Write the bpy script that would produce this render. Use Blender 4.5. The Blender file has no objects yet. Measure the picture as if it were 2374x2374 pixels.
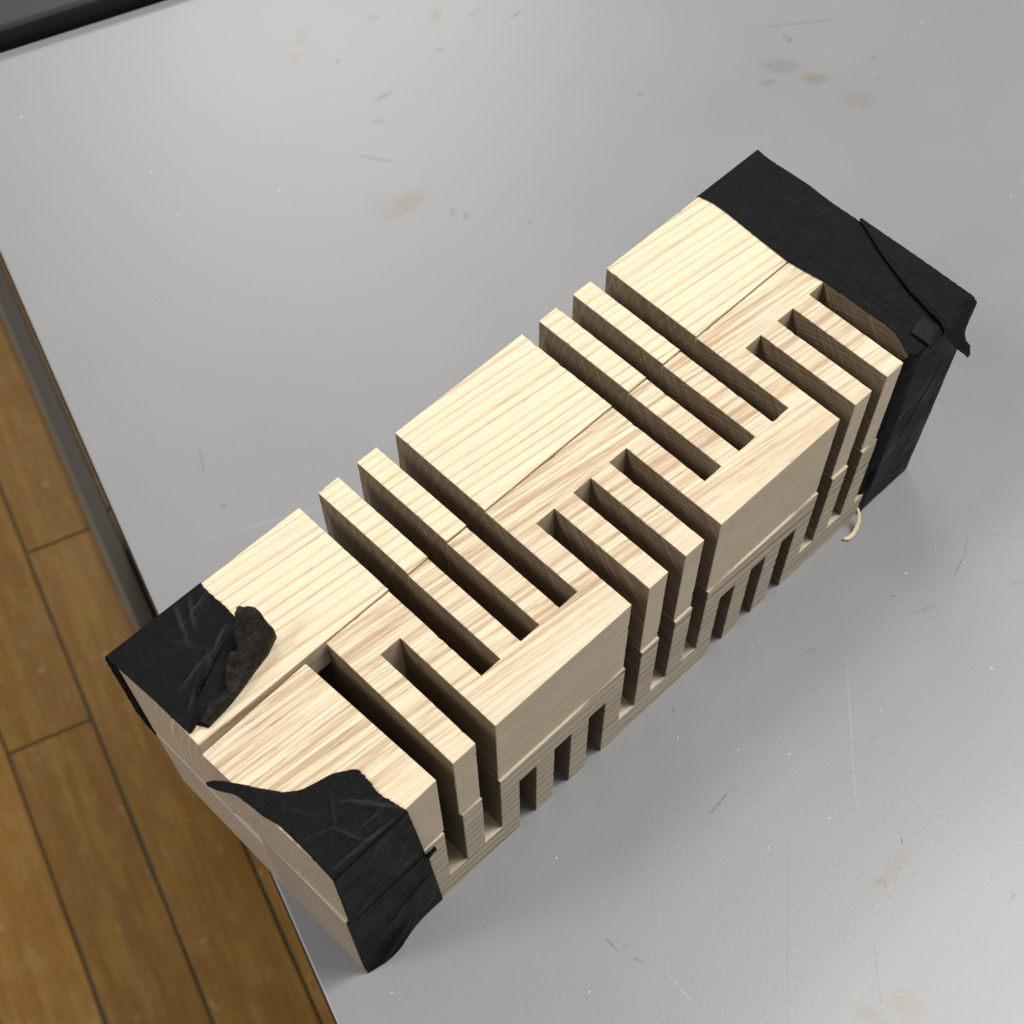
import bpy, bmesh, math, random
from mathutils import Vector, Matrix, noise

# ---------------------------------------------------------------- scene, camera, light
scene = bpy.context.scene
C = scene.collection
MM = 0.001

cam_data = bpy.data.cameras.new("camera")
cam = bpy.data.objects.new("camera", cam_data)
C.objects.link(cam)
cam_data.sensor_fit = 'HORIZONTAL'
cam_data.sensor_width = 36.0
cam_data.lens = 36.0 * 3241.9 / 2374.0
cam_data.shift_x = -55.4 / 2374.0
cam_data.shift_y = 457.5 / 2374.0
cam_data.clip_start = 0.01
cam_data.clip_end = 50.0
R = ((0.70891335, -0.70528504, 0.00385618),
     (0.63564716, 0.64126718, 0.42980122),
     (-0.30560521, -0.30224065, 0.90291530))
m = Matrix(R).transposed().to_4x4()
m.translation = Vector((-38.742, -104.914, 380.492)) * MM
cam.matrix_world = m
cam_data.dof.use_dof = True
cam_data.dof.focus_distance = 0.368
cam_data.dof.aperture_fstop = cam_data.lens / 1.7
scene.camera = cam

world = bpy.data.worlds.new("World")
scene.world = world
world.use_nodes = True
bg = world.node_tree.nodes["Background"]
bg.inputs[0].default_value = (0.97, 0.985, 1.0, 1)
bg.inputs[1].default_value = 0.33


def ceiling_lamp(name, loc, target, sx, sy, power, col):
    ld = bpy.data.lights.new(name, 'AREA')
    ld.shape = 'RECTANGLE'
    ld.size, ld.size_y = sx, sy
    ld.energy = power
    ld.color = col
    o = bpy.data.objects.new(name, ld)
    C.objects.link(o)
    o.location = loc
    d = Vector(target) - Vector(loc)
    o.rotation_euler = d.to_track_quat('-Z', 'Y').to_euler()
    return o


ceiling_lamp("ceiling_lamp", (0.98, -0.36, 2.0), (0.98, -0.36, 0), 1.3, 0.35, 54, (1.0, 0.965, 0.91))
ceiling_lamp("ceiling_lamp", (1.70, 2.35, 2.0), (1.70, 2.35, 0), 1.3, 0.45, 62, (1.0, 0.98, 0.95))
ceiling_lamp("ceiling_lamp", (-1.9, 0.9, 2.0), (-1.9, 0.9, 0), 1.3, 0.45, 64, (1.0, 0.96, 0.91))

scene.view_settings.view_transform = 'Standard'
scene.view_settings.look = 'None'
scene.view_settings.exposure = 0.0
scene.view_settings.gamma = 1.0
scene.view_settings.use_curve_mapping = False
scene.cycles.max_bounces = 6

rng = random.Random(7)

# ---------------------------------------------------------------- object helpers


def tag(o, label=None, cat=None, group=None, kind=None):
    if label: o['label'] = label
    if cat: o['category'] = cat
    if group: o['group'] = group
    if kind: o['kind'] = kind
    return o


def empty(name, loc=(0, 0, 0)):
    o = bpy.data.objects.new(name, None)
    o.empty_display_size = 0.02
    o.location = Vector(loc) * MM
    C.objects.link(o)
    return o


def link_mesh(name, me, mats, parent=None):
    if not isinstance(mats, (list, tuple)):
        mats = [mats]
    for mt in mats:
        me.materials.append(mt)
    o = bpy.data.objects.new(name, me)
    C.objects.link(o)
    if parent is not None:
        o.parent = parent
    return o


def from_bm(name, bm, mats, parent=None, smooth=False):
    me = bpy.data.meshes.new(name)
    bm.to_mesh(me)
    bm.free()
    if smooth:
        me.shade_smooth()
    return link_mesh(name, me, mats, parent)


def box_bm(lo, hi, bevel=0.0, seg=2):
    """box in millimetres"""
    bm = bmesh.new()
    bmesh.ops.create_cube(bm, size=1.0)
    for v in bm.verts:
        for i in range(3):
            v.co[i] = (lo[i] + (v.co[i] + 0.5) * (hi[i] - lo[i])) * MM
    if bevel:
        bmesh.ops.bevel(bm, geom=list(bm.edges), offset=bevel * MM, segments=seg, profile=0.5, affect='EDGES')
    return bm


# ---------------------------------------------------------------- node helper


class NT:
    def __init__(self, name):
        self.mat = bpy.data.materials.new(name)
        self.mat.use_nodes = True
        self.t = self.mat.node_tree
        self.bsdf = self.t.nodes["Principled BSDF"]

    def n(self, kind, **kw):
        nd = self.t.nodes.new(kind)
        for k, v in kw.items():
            setattr(nd, k, v)
        return nd

    def put(self, sock, val):
        if isinstance(val, bpy.types.NodeSocket):
            self.t.links.new(val, sock)
        elif isinstance(val, (tuple, list)) and len(val) == 3 and sock.type == 'RGBA':
            sock.default_value = (*val, 1)
        else:
            sock.default_value = val

    def m(self, op, a, b=None, c=None, clamp=False):
        nd = self.n('ShaderNodeMath', operation=op, use_clamp=clamp)
        self.put(nd.inputs[0], a)
        if b is not None: self.put(nd.inputs[1], b)
        if c is not None: self.put(nd.inputs[2], c)
        return nd.outputs[0]

    def vm(self, op, a, b=None):
        nd = self.n('ShaderNodeVectorMath', operation=op)
        self.put(nd.inputs[0], a)
        if b is not None: self.put(nd.inputs[1], b)
        return nd.outputs['Value'] if op in ('LENGTH', 'DISTANCE', 'DOT_PRODUCT') else nd.outputs[0]

    def xyz(self, v):
        nd = self.n('ShaderNodeSeparateXYZ')
        self.put(nd.inputs[0], v)
        return nd.outputs[0], nd.outputs[1], nd.outputs[2]

    def comb(self, x, y, z):
        nd = self.n('ShaderNodeCombineXYZ')
        for i, s in enumerate((x, y, z)):
            self.put(nd.inputs[i], s)
        return nd.outputs[0]

    def noise(self, v, scale=1.0, detail=2.0, rough=0.5, dist=0.0, color=False):
        nd = self.n('ShaderNodeTexNoise')
        self.put(nd.inputs['Vector'], v)
        nd.inputs['Scale'].default_value = scale
        nd.inputs['Detail'].default_value = detail
        nd.inputs['Roughness'].default_value = rough
        nd.inputs['Distortion'].default_value = dist
        return nd.outputs['Color'] if color else nd.outputs['Fac']

    def rng(self, v, a, b, c=0.0, d=1.0, smooth=True):
        nd = self.n('ShaderNodeMapRange', interpolation_type='SMOOTHSTEP' if smooth else 'LINEAR')
        self.put(nd.inputs['Value'], v)
        for k, x in zip(('From Min', 'From Max', 'To Min', 'To Max'), (a, b, c, d)):
            self.put(nd.inputs[k], x)
        return nd.outputs[0]

    def ramp(self, f, stops):
        nd = self.n('ShaderNodeValToRGB')
        e = nd.color_ramp.elements
        while len(e) < len(stops):
            e.new(0.5)
        for el, (p, col) in zip(e, stops):
            el.position = p
            el.color = (*col, 1) if len(col) == 3 else col
        self.put(nd.inputs[0], f)
        return nd.outputs[0]

    def mix(self, f, a, b, mode='MIX'):
        nd = self.n('ShaderNodeMix', data_type='RGBA', blend_type=mode)
        self.put(nd.inputs[0], f)
        self.put(nd.inputs[6], a)
        self.put(nd.inputs[7], b)
        return nd.outputs[2]

    def bump(self, h, strength=0.3, dist=0.0005, normal=None):
        nd = self.n('ShaderNodeBump')
        self.put(nd.inputs['Height'], h)
        nd.inputs['Strength'].default_value = strength
        nd.inputs['Distance'].default_value = dist
        if normal is not None:
            self.put(nd.inputs['Normal'], normal)
        return nd.outputs[0]

    def mm(self):
        """object coordinates in millimetres"""
        tc = self.n('ShaderNodeTexCoord')
        nd = self.n('ShaderNodeVectorMath', operation='SCALE')
        self.put(nd.inputs[0], tc.outputs['Object'])
        nd.inputs[3].default_value = 1000.0
        return nd.outputs[0], tc.outputs['Normal']

    def done(self, col, rough, normal=None, spec=None):
        self.put(self.bsdf.inputs['Base Color'], col)
        self.put(self.bsdf.inputs['Roughness'], rough)
        if normal is not None: self.put(self.bsdf.inputs['Normal'], normal)
        if spec is not None: self.bsdf.inputs['Specular IOR Level'].default_value = spec
        return self.mat


# ---------------------------------------------------------------- materials


def wood(name, pith, spacing, slope, light, mid, dark, warp, contrast, seed, pore=0.5, shear=0.0, streak=0.0, streak_col=None, sap=None, fibmix=0.6):
    """solid ash: growth rings about a pith axis that runs roughly along x"""
    N = NT(name)
    p, nrm = N.mm()
    x, y, z = N.xyz(p)
    ps = N.comb(N.m('ADD', x, seed * 37.1), N.m('ADD', N.m('MULTIPLY_ADD', x, shear, y), seed * 11.3), N.m('ADD', z, seed * 5.7))
    w1 = N.noise(N.vm('MULTIPLY', ps, (0.009, 0.05, 0.05)), 1.0, 2.0, 0.5)
    w2 = N.noise(N.vm('MULTIPLY', ps, (0.012, 0.20, 0.20)), 1.0, 2.0, 0.5)
    warp_v = N.m('ADD', N.m('MULTIPLY', N.m('SUBTRACT', w1, 0.5), warp[0]),
                 N.m('MULTIPLY', N.m('SUBTRACT', w2, 0.5), warp[1]))
    yy = N.m('ADD', N.m('SUBTRACT', y, pith[0]), N.m('MULTIPLY', x, slope[0]))
    zz = N.m('ADD', N.m('SUBTRACT', z, pith[1]), N.m('MULTIPLY', x, slope[1]))
    r = N.m('SQRT', N.m('ADD', N.m('MULTIPLY', yy, yy), N.m('MULTIPLY', zz, zz)))
    r = N.m('ADD', r, warp_v)
    r = N.m('DIVIDE', r, spacing)
    nz = N.noise(N.comb(r, seed * 3.3, 0.0), 0.55, 1.0)
    r = N.m('ADD', r, N.m('MULTIPLY', nz, 1.3))
    ph = N.m('FRACT', r)
    ringid = N.m('FLOOR', r)
    strength = N.rng(N.noise(N.comb(N.m('MULTIPLY', ringid, 3.7), seed, 0.0), 1.0, 0.0), 0.25, 0.75, 0.35, 1.0)
    early0 = N.ramp(ph, [(0.0, (0.3,) * 3), (0.06, (1,) * 3), (0.15, (0.8,) * 3), (0.34, (0.08,) * 3), (0.94, (0.0,) * 3), (1.0, (0.25,) * 3)])
    early = N.m('MULTIPLY', early0, strength)
    # streaky colour drift and fibres along the grain
    drift = N.noise(N.vm('MULTIPLY', ps, (0.006, 0.07, 0.07)), 1.0, 3.0, 0.6)
    fib = N.noise(N.vm('MULTIPLY', ps, (0.045, 1.5, 1.5)), 1.0, 3.0, 0.65)
    por = N.noise(N.vm('MULTIPLY', ps, (0.13, 3.4, 3.4)), 1.0, 2.0, 0.6)
    col = N.mix(N.rng(drift, 0.35, 0.72), light, mid)
    col = N.mix(N.m('MULTIPLY', early, contrast, clamp=True), col, dark)
    if streak:
        st = N.noise(N.vm('MULTIPLY', ps, (0.015, 0.55, 0.2)), 1.0, 3.0, 0.6)
        st2 = N.noise(N.vm('MULTIPLY', ps, (0.022, 1.25, 0.5)), 1.0, 2.0, 0.6)
        sm = N.m('MAXIMUM', N.rng(st, 0.48, 0.64), N.m('MULTIPLY', N.rng(st2, 0.50, 0.64), 0.8))
        if sap:
            sm = N.m('MULTIPLY', sm, N.rng(N.m('MULTIPLY_ADD', N.m('SUBTRACT', w1, 0.5), 16.0, y), sap[0], sap[1], 0.28, 1.0))
        # streaks show on the flat-sawn faces (up and down)
        flat = N.rng(N.m('ABSOLUTE', N.xyz(nrm)[2]), 0.3, 0.8, 0.25, 1.0)
        sm = N.m('MULTIPLY', sm, N.m('MULTIPLY', flat, streak))
        col = N.mix(N.m('MULTIPLY', sm, 1.0, clamp=True), col, streak_col)
        early = N.m('MAXIMUM', early, sm)
    col = N.mix(fibmix, col, N.mix(N.rng(fib, 0.28, 0.72, smooth=False), (0.74, 0.715, 0.68), (1.12, 1.12, 1.12)), 'MULTIPLY')
    pm = N.m('MULTIPLY', N.rng(por, 0.56, 0.68), N.m('ADD', N.m('MULTIPLY', early, 0.9), 0.12))
    col = N.mix(N.m('MULTIPLY', pm, pore, clamp=True), col, tuple(c * 0.6 for c in dark))
    # end grain: open pores seen head on, painted slot shade, crossed by saw arcs
    nx, ny, nzz = N.xyz(nrm)
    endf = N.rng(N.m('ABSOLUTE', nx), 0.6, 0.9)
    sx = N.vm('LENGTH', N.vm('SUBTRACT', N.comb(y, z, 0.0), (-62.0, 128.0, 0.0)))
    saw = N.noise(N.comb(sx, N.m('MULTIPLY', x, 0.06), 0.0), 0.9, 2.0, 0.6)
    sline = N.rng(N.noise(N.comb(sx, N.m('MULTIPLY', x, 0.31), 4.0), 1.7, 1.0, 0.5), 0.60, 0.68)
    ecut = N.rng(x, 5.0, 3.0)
    ecol = N.mix(1.0, col, N.mix(ecut, (0.345, 0.305, 0.27), (0.72, 0.675, 0.70)), 'MULTIPLY')  # slot walls coloured darker to stand for the shade inside them
    ecol = N.mix(1.0, ecol, N.mix(early0, (0.86, 0.86, 0.86), (1.5, 1.5, 1.5)), 'MULTIPLY')
    ecol = N.mix(0.8, ecol, N.mix(N.rng(saw, 0.3, 0.7, smooth=False), (0.66, 0.65, 0.64), (1.18, 1.18, 1.18)), 'MULTIPLY')
    ecol = N.mix(N.m('MULTIPLY', sline, 0.3), ecol, (0.42, 0.36, 0.28))
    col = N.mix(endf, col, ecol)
    h = N.m('SUBTRACT', N.m('MULTIPLY', fib, 0.5), N.m('MULTIPLY', pm, 0.9))
    h = N.m('ADD', h, N.m('MULTIPLY', N.m('MULTIPLY', saw, endf), 1.2))
    nb = N.bump(h, 0.35, 0.00018)
    return N.done(col, 0.58, nb, 0.3)


LIGHT = (0.655, 0.553, 0.403)
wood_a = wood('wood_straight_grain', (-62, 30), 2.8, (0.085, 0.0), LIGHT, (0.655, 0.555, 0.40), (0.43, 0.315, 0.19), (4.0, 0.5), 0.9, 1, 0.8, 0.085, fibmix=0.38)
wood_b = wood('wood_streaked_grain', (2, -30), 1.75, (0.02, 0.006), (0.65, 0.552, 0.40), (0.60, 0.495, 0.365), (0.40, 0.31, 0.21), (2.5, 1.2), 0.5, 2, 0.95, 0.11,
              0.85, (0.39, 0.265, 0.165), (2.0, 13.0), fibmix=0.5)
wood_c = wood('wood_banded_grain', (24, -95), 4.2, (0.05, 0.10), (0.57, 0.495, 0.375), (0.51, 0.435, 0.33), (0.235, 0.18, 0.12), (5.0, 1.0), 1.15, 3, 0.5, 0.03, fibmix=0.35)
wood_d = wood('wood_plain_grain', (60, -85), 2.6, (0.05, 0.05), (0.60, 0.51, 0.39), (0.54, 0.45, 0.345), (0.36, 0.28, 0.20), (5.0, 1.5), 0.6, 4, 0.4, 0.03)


def tape_mat(name, base, light, rough, wear_glint):
    N = NT(name)
    p, _ = N.mm()
    f1 = N.noise(N.vm('MULTIPLY', p, (1.5, 1.5, 1.5)), 1.0, 4.0, 0.7)
    f2 = N.noise(N.vm('MULTIPLY', p, (0.7, 3.2, 1.1)), 1.0, 3.0, 0.65)
    f3 = N.noise(p, 0.09, 3.0, 0.6)
    cr = N.noise(p, 0.16, 2.0, 0.5, 0.8)
    cr2 = N.noise(N.vm('ADD', p, (31.0, 7.0, 3.0)), 0.3, 2.0, 0.5, 0.5)
    line = N.m('MULTIPLY', N.rng(N.m('ABSOLUTE', N.m('SUBTRACT', cr, 0.5)), 0.012, 0.0), N.rng(f3, 0.45, 0.62))
    line = N.m('MAXIMUM', line, N.m('MULTIPLY', N.rng(N.m('ABSOLUTE', N.m('SUBTRACT', cr2, 0.5)), 0.01, 0.0), N.rng(f3, 0.55, 0.4)))
    col = N.mix(N.rng(f2, 0.42, 0.78), base, light)
    col = N.mix(N.rng(f3, 0.5, 0.75, 0.0, 0.5), col, light)
    lint = N.rng(N.noise(p, 2.2, 1.0, 0.5), 0.72, 0.78, 0.0, 0.5)
    col = N.mix(lint, col, wear_glint)
    col = N.mix(N.m('MULTIPLY', line, 0.16), col, wear_glint)
    at_ = N.n('ShaderNodeAttribute', attribute_name='wear_glint')
    col = N.mix(N.m('MULTIPLY', at_.outputs['Fac'], N.rng(f2, 0.3, 0.7, 0.35, 1.0)), col, wear_glint)  # ridge crests lightened: crease whitening plus painted wrinkle highlights
    h = N.m('ADD', N.m('MULTIPLY', f1, 0.5), f2)
    h = N.m('ADD', h, N.m('MULTIPLY', line, 1.5))
    h = N.m('ADD', h, N.m('MULTIPLY', cr, 4.0))
    return N.done(col, N.rng(f3, 0.3, 0.7, rough - 0.08, rough + 0.08), N.bump(h, 0.6, 0.0003), 0.075)


tape_black = tape_mat('black_crepe_tape', (0.0032, 0.0032, 0.0037), (0.0085, 0.0085, 0.009), 0.5, (0.06, 0.06, 0.063))
tape_glue = tape_mat('tape_adhesive_side', (0.012, 0.0105, 0.0085), (0.036, 0.031, 0.024), 0.5, (0.06, 0.055, 0.045))

MARKS = [
  (275.5,264.9,2.72,6.38,-0.778,0.35,'b'), (299.1,243.1,4.13,0.53,-0.165,0.75,'d'), (231.1,246.5,5.15,1.12,-0.08,0.35,'d'),
  (231.4,273.1,1.17,1.66,-0.778,0.4,'d'), (263.8,250.2,2.18,1.2,-0.778,0.3,'d'), (220.8,237.8,2.69,1.99,-0.302,0.2,'d'),
  (207.2,224.7,8.34,0.99,-1.015,0.3,'d'), (200.5,199.9,10.45,4.32,-0.009,0.38,'b'), (194.5,203.5,9.4,8.32,-0.779,0.14,'b'),
  (209.6,184.8,1.56,2.5,-0.779,0.25,'d'), (211.6,180.4,1.41,1.87,-0.779,0.3,'d'), (225.5,162.1,1.48,0.58,-0.055,0.4,'d'),
  (301.5,178.4,1.93,0.71,-0.403,0.4,'d'), (230.7,293.4,2.36,6.28,-0.778,0.26,'b'), (221.4,286.0,2.5,4.04,-0.778,0.25,'b'),
  (257.6,281.6,2.72,2.95,-0.778,0.2,'d'), (287.6,255.4,2.86,1.76,0.114,0.2,'d'), (355.5,137.3,6.25,3.52,-0.902,0.5,'b'),
  (351.8,150.5,8.34,4.72,-0.778,0.2,'d'), (340.9,148.3,3.86,1.81,-0.427,0.22,'d'), (358.6,117.9,7.84,5.52,-1.149,0.2,'b'),
  (375.0,161.2,21.61,0.74,-0.62,0.22,'d'), (365.0,159.0,1.98,3.07,-0.119,0.3,'d'), (380.2,128.5,2.01,1.67,-0.778,0.2,'d'),
  (106.9,-36.7,6.61,0.35,0.086,0.6,'d'), (53.8,-44.1,2.91,0.3,-1.592,0.55,'d'), (55.6,-47.1,2.22,0.22,-0.271,0.3,'d'),
  (55.8,-52.2,1.74,0.3,-1.141,0.35,'d'), (58.3,-65.7,8.22,0.37,-1.673,0.2,'w'), (151.4,-49.7,33.56,0.33,-2.392,0.17,'w'),
  (92.1,-75.6,29.17,0.23,-2.442,0.2,'d'), (121.4,-85.4,2.13,1.86,-1.354,0.5,'b'), (128.6,-85.2,2.62,6.71,-1.457,0.22,'b'),
  (119.9,-89.4,3.01,0.53,-1.804,0.25,'b'), (144.8,-114.4,0.61,0.64,-0.782,0.95,'d'), (135.4,-81.8,1.33,0.31,-2.215,0.8,'d'),
  (98.9,-112.4,5.62,4.98,-1.338,0.22,'b'), (89.8,-107.0,5.59,2.48,-1.526,0.24,'b'), (99.8,-101.8,14.96,0.38,-2.327,0.15,'d'),
  (228.8,-33.0,5.12,0.34,-2.577,0.3,'d'), (220.7,-36.4,5.11,0.43,-2.911,0.35,'d'), (238.6,-37.6,9.76,0.26,-0.919,0.2,'d'),
  (200.4,-38.3,7.08,0.42,-0.427,0.3,'d'), (163.2,-22.6,4.04,0.33,-0.314,0.3,'d'), (197.3,-28.6,1.07,0.34,-0.46,0.7,'d'),
  (228.3,-52.6,3.93,0.34,-0.424,0.2,'d'), (75.9,163.8,6.03,0.62,-2.113,0.2,'d'), (69.6,145.2,1.47,1.12,0.149,0.22,'d'),
  (269.0,6.5,5.59,0.27,-1.248,0.2,'d'), (261.8,19.3,1.17,1.09,-0.78,0.3,'d'), (73.9,131.3,24.52,0.77,-0.441,0.1,'w'),
  (37.2,0.9,2.23,0.23,-1.532,0.2,'d'), (53.8,-5.2,2.1,0.23,-1.795,0.3,'d'), (119.3,-6.7,0.65,0.72,-0.781,0.4,'d'),
]
FLECKS = [(171.1, 236.7), (137.6, 253.5), (143.8, 277.7), (373.2, 122.4), (400.4, 126.1), (409.6, 128.0), (359.8, 47.4), (113.5, -14.0), (123.5, -29.2), (133.0, -41.0), (125.8, -62.6), (106.5, -56.3), (234.6, -6.4), (220.2, -27.5), (163.6, -50.9), (198.8, -65.9), (223.0, -36.9), (1.2, -10.8), (215.8, 257.4), (39.7, -48.9), (155.0, -9.9), (206.7, -26.2), (60.8, -15.3), (109.2, 4.4), (108.0, 229.4), (126.6, 333.9)]

# table laminate, with the stains and scratches it carries
def table_material(marks):
    N = NT('grey_table_laminate')
    p, _ = N.mm()
    wob = N.noise(p, 0.35, 3.0, 0.6, color=True)
    wob2 = N.noise(p, 1.6, 2.0, 0.6, color=True)
    q = N.vm('ADD', p, N.vm('MULTIPLY', N.vm('SUBTRACT', wob, (0.5, 0.5, 0.5)), (3.0, 3.0, 0)))
    qf = N.vm('ADD', p, N.vm('MULTIPLY', N.vm('SUBTRACT', wob2, (0.5, 0.5, 0.5)), (0.7, 0.7, 0)))
    cloud = N.noise(p, 0.022, 3.0, 0.55)
    fine = N.noise(p, 1.2, 2.0, 0.6)
    col = N.mix(N.rng(cloud, 0.3, 0.7), (0.196, 0.200, 0.209), (0.209, 0.212, 0.219))
    col = N.mix(N.rng(fine, 0.3, 0.7, 0.0, 0.5), col, (0.189, 0.192, 0.199))
    tint = {'d': (0.07, 0.07, 0.067), 'b': (0.165, 0.14, 0.09), 'w': (0.42, 0.42, 0.41)}
    if marks:
      patch = N.rng(N.noise(p, 0.9, 3.0, 0.65), 0.30, 0.62)
    for (cx, cy, a, b, ang, op, k) in marks:
        mp = N.n('ShaderNodeMapping', vector_type='TEXTURE')
        N.put(mp.inputs[0], qf if b < 1.3 else q)
        mp.inputs['Location'].default_value = (cx, cy, 0)
        mp.inputs['Rotation'].default_value = (0, 0, ang)
        mp.inputs['Scale'].default_value = (a, max(b, 0.16), 1e4)
        d = N.vm('LENGTH', mp.outputs[0])
        f = N.rng(d, 1.25, 0.35, 0.0, min(1.0, op * (1.35 if k == 'w' else 1.9)))
        f = N.m('MULTIPLY', f, patch)
        col = N.mix(f, col, tint[k])
    peel = N.noise(p, 0.75, 2.0, 0.5)
    h = peel
    rough = N.rng(cloud, 0.3, 0.7, 0.395, 0.415)
    return N.done(col, rough, N.bump(h, 0.10, 0.00035), 0.5)


def plain(name, col, rough, var=0.15, scale=0.05, spec=0.4, bump=0.1):
    N = NT(name)
    p, _ = N.mm()
    f = N.noise(p, scale, 4.0, 0.6)
    g = N.noise(p, scale * 20, 2.0, 0.6)
    c = N.mix(f, tuple(v * (1 - var) for v in col), tuple(v * (1 + var) for v in col))
    return N.done(c, rough, N.bump(g, bump, 0.0004), spec)


band_brown = plain('dark_edge_band', (0.022, 0.010, 0.010), 0.45)
metal_black = plain('black_painted_steel', (0.006, 0.006, 0.006), 0.5)
board_grey = plain('grey_brown_rail', (0.034, 0.023, 0.013), 0.5, 0.2, 0.01)
bench_black = plain('black_bench_top', (0.010, 0.0105, 0.0095), 0.5, 0.3, 0.03, 0.35)
grout = plain('plank_filler', (0.06, 0.056, 0.036), 0.8, 0.7, 0.02)
dust_white = plain('sawdust_white', (0.82, 0.78, 0.68), 0.8)


def plank_material():
    N = NT('varnished_floor_plank')
    p, _ = N.mm()
    oi = N.n('ShaderNodeObjectInfo')
    ps = N.vm('ADD', p, N.comb(N.m('MULTIPLY', oi.outputs['Random'], 900.0), 0.0, 0.0))
    g = N.noise(N.vm('MULTIPLY', ps, (0.12, 0.008, 0.1)), 1.0, 4.0, 0.6)
    s = N.noise(N.vm('MULTIPLY', ps, (0.03, 0.018, 0.03)), 1.0, 3.0, 0.6)
    w = N.noise(N.vm('MULTIPLY', ps, (0.05, 0.022, 0.05)), 1.0, 4.0, 0.7)
    fl = N.noise(N.vm('MULTIPLY', ps, (0.07, 0.05, 0.07)), 1.0, 1.0, 0.4)
    col = N.mix(N.rng(g, 0.3, 0.7), (0.175, 0.086, 0.014), (0.26, 0.142, 0.026))
    col = N.mix(N.rng(s, 0.35, 0.7, 0.0, 0.75), col, (0.19, 0.085, 0.019))
    col = N.mix(N.rng(w, 0.5, 0.72, 0.0, 0.4), col, (0.27, 0.175, 0.075))
    col = N.mix(N.rng(fl, 0.70, 0.78, 0.0, 0.3), col, (0.38, 0.27, 0.14))
    val = N.m('ADD', N.m('MULTIPLY', oi.outputs['Random'], 0.3), 0.85)
    col = N.mix(1.0, col, N.comb(val, val, val), 'MULTIPLY')
    return N.done(col, N.rng(w, 0.4, 0.8, 0.38, 0.6), N.bump(g, 0.2, 0.0006), 0.22)


plank_mat = plank_material()

# ---------------------------------------------------------------- table frame: n into the table, a along its left edge (away from camera)
E0 = Vector((30.0, 129.2, 0))
NV = Vector((0.9488, -0.3157, 0))
AV = Vector((0.3157, 0.9488, 0))
TROT = math.atan2(NV.y, NV.x)
FLOOR_Z = -720.0
BACK = 262.0


def at(n, a, z=0.0):
    return E0 + NV * n + AV * a + Vector((0, 0, z))


def framed(o, n=0, a=0, z=0):
    o.location = at(n, a, z) * MM
    o.rotation_euler = (0, 0, TROT)
    return o


# floor with planks
fb = from_bm('floor', box_bm((-1500, -1200, -20), (1900, 2200, -2.0)), grout)
framed(fb, 0, 0, FLOOR_Z)
tag(fb, kind='structure')
# a seam of the photograph runs along the table edge direction; seam offsets measured in the table frame
PW = 76.0


def frame_n(x, y):
    return (Vector((x, y, 0)) - E0).dot(NV)


def frame_a(x, y):
    return (Vector((x, y, 0)) - E0).dot(AV)


S1 = (frame_n(105.5, 689.2) + frame_n(-37.0, 245.0)) / 2
butts = {-1: frame_a(51, 529), 0: frame_a(120, 703), -2: frame_a(51, 529) + 500, 1: frame_a(51, 529) + 200}
mesh_cache = {}


def plank_bm(L):
    """one board: worn, slightly wandering edges, rounded over"""
    bm = bmesh.new()
    n = 14
    rows = []
    for j in range(n + 1):
        y = 1.2 + (L - 2.4) * j / n
        wl, wr = 1.3 + rng.uniform(-0.7, 0.7), PW - 1.3 + rng.uniform(-0.7, 0.7)
        rows.append([bm.verts.new((q * MM, y * MM, zz * MM)) for q, zz in ((wl, -9), (wl, -1.2), (wl + 1.3, 0), (wr - 1.3, 0), (wr, -1.2), (wr, -9))])
    for a_, b_ in zip(rows, rows[1:]):
        for i in range(5):
            bm.faces.new((a_[i], a_[i + 1], b_[i + 1], b_[i]))
    bm.faces.new(rows[0][::-1]); bm.faces.new(rows[-1])
    bmesh.ops.recalc_face_normals(bm, faces=list(bm.faces))
    return bm


for k in range(-12, 18):
    n0 = S1 + k * PW
    length = 900.0
    start = butts.get(k, rng.uniform(0, length))
    start -= math.ceil((start + 1200) / length) * length
    a = start
    while a < 2150:
        a0, a1 = max(a, -1150), min(a + length, 2150)
        vis = (a1 > -420 and a0 < 1500 and -420 < n0 < 900)
        if a1 - a0 > 60 and vis:
            L = round(a1 - a0, 1)
            if L not in mesh_cache:
                bm = plank_bm(L)
                me = bpy.data.meshes.new('plank')
                bm.to_mesh(me); bm.free()
                me.materials.append(plank_mat)
                mesh_cache[L] = me
            o = bpy.data.objects.new('plank', mesh_cache[L])
            C.objects.link(o)
            o.parent = fb
            o.location = (n0 * MM, a0 * MM, rng.uniform(-0.4, 0.4) * MM)
        a += length

# table
tb = empty('table')
framed(tb)
tag(tb, 'grey laminate table top with scuffs, stains and a dark edge', 'table')
# the top is one mesh laid out in small cells; each cell's laminate carries only the stains that reach into it
bm = box_bm((0, -800, -24), (1250, BACK, 0), 0.6, 2)
topf = max(bm.faces, key=lambda f: f.calc_center_median().z + (f.calc_area() > 0.5) * 10)
CELL = 40.0
for k in range(1, 14):
    bmesh.ops.bisect_plane(bm, geom=list(bm.faces) + list(bm.edges) + list(bm.verts), plane_co=(k * CELL * MM, 0, 0), plane_no=(1, 0, 0))
for k in range(-7, 7):
    bmesh.ops.bisect_plane(bm, geom=list(bm.faces) + list(bm.edges) + list(bm.verts), plane_co=(0, k * CELL * MM, 0), plane_no=(0, 1, 0))
tops, keys = [table_material([])], {(): 0}
tw = Matrix.Translation(tb.location) @ Matrix.Rotation(TROT, 4, 'Z')
bm.transform(tw)          # stains are placed in the bundle's coordinates: keep object space world-aligned
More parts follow.
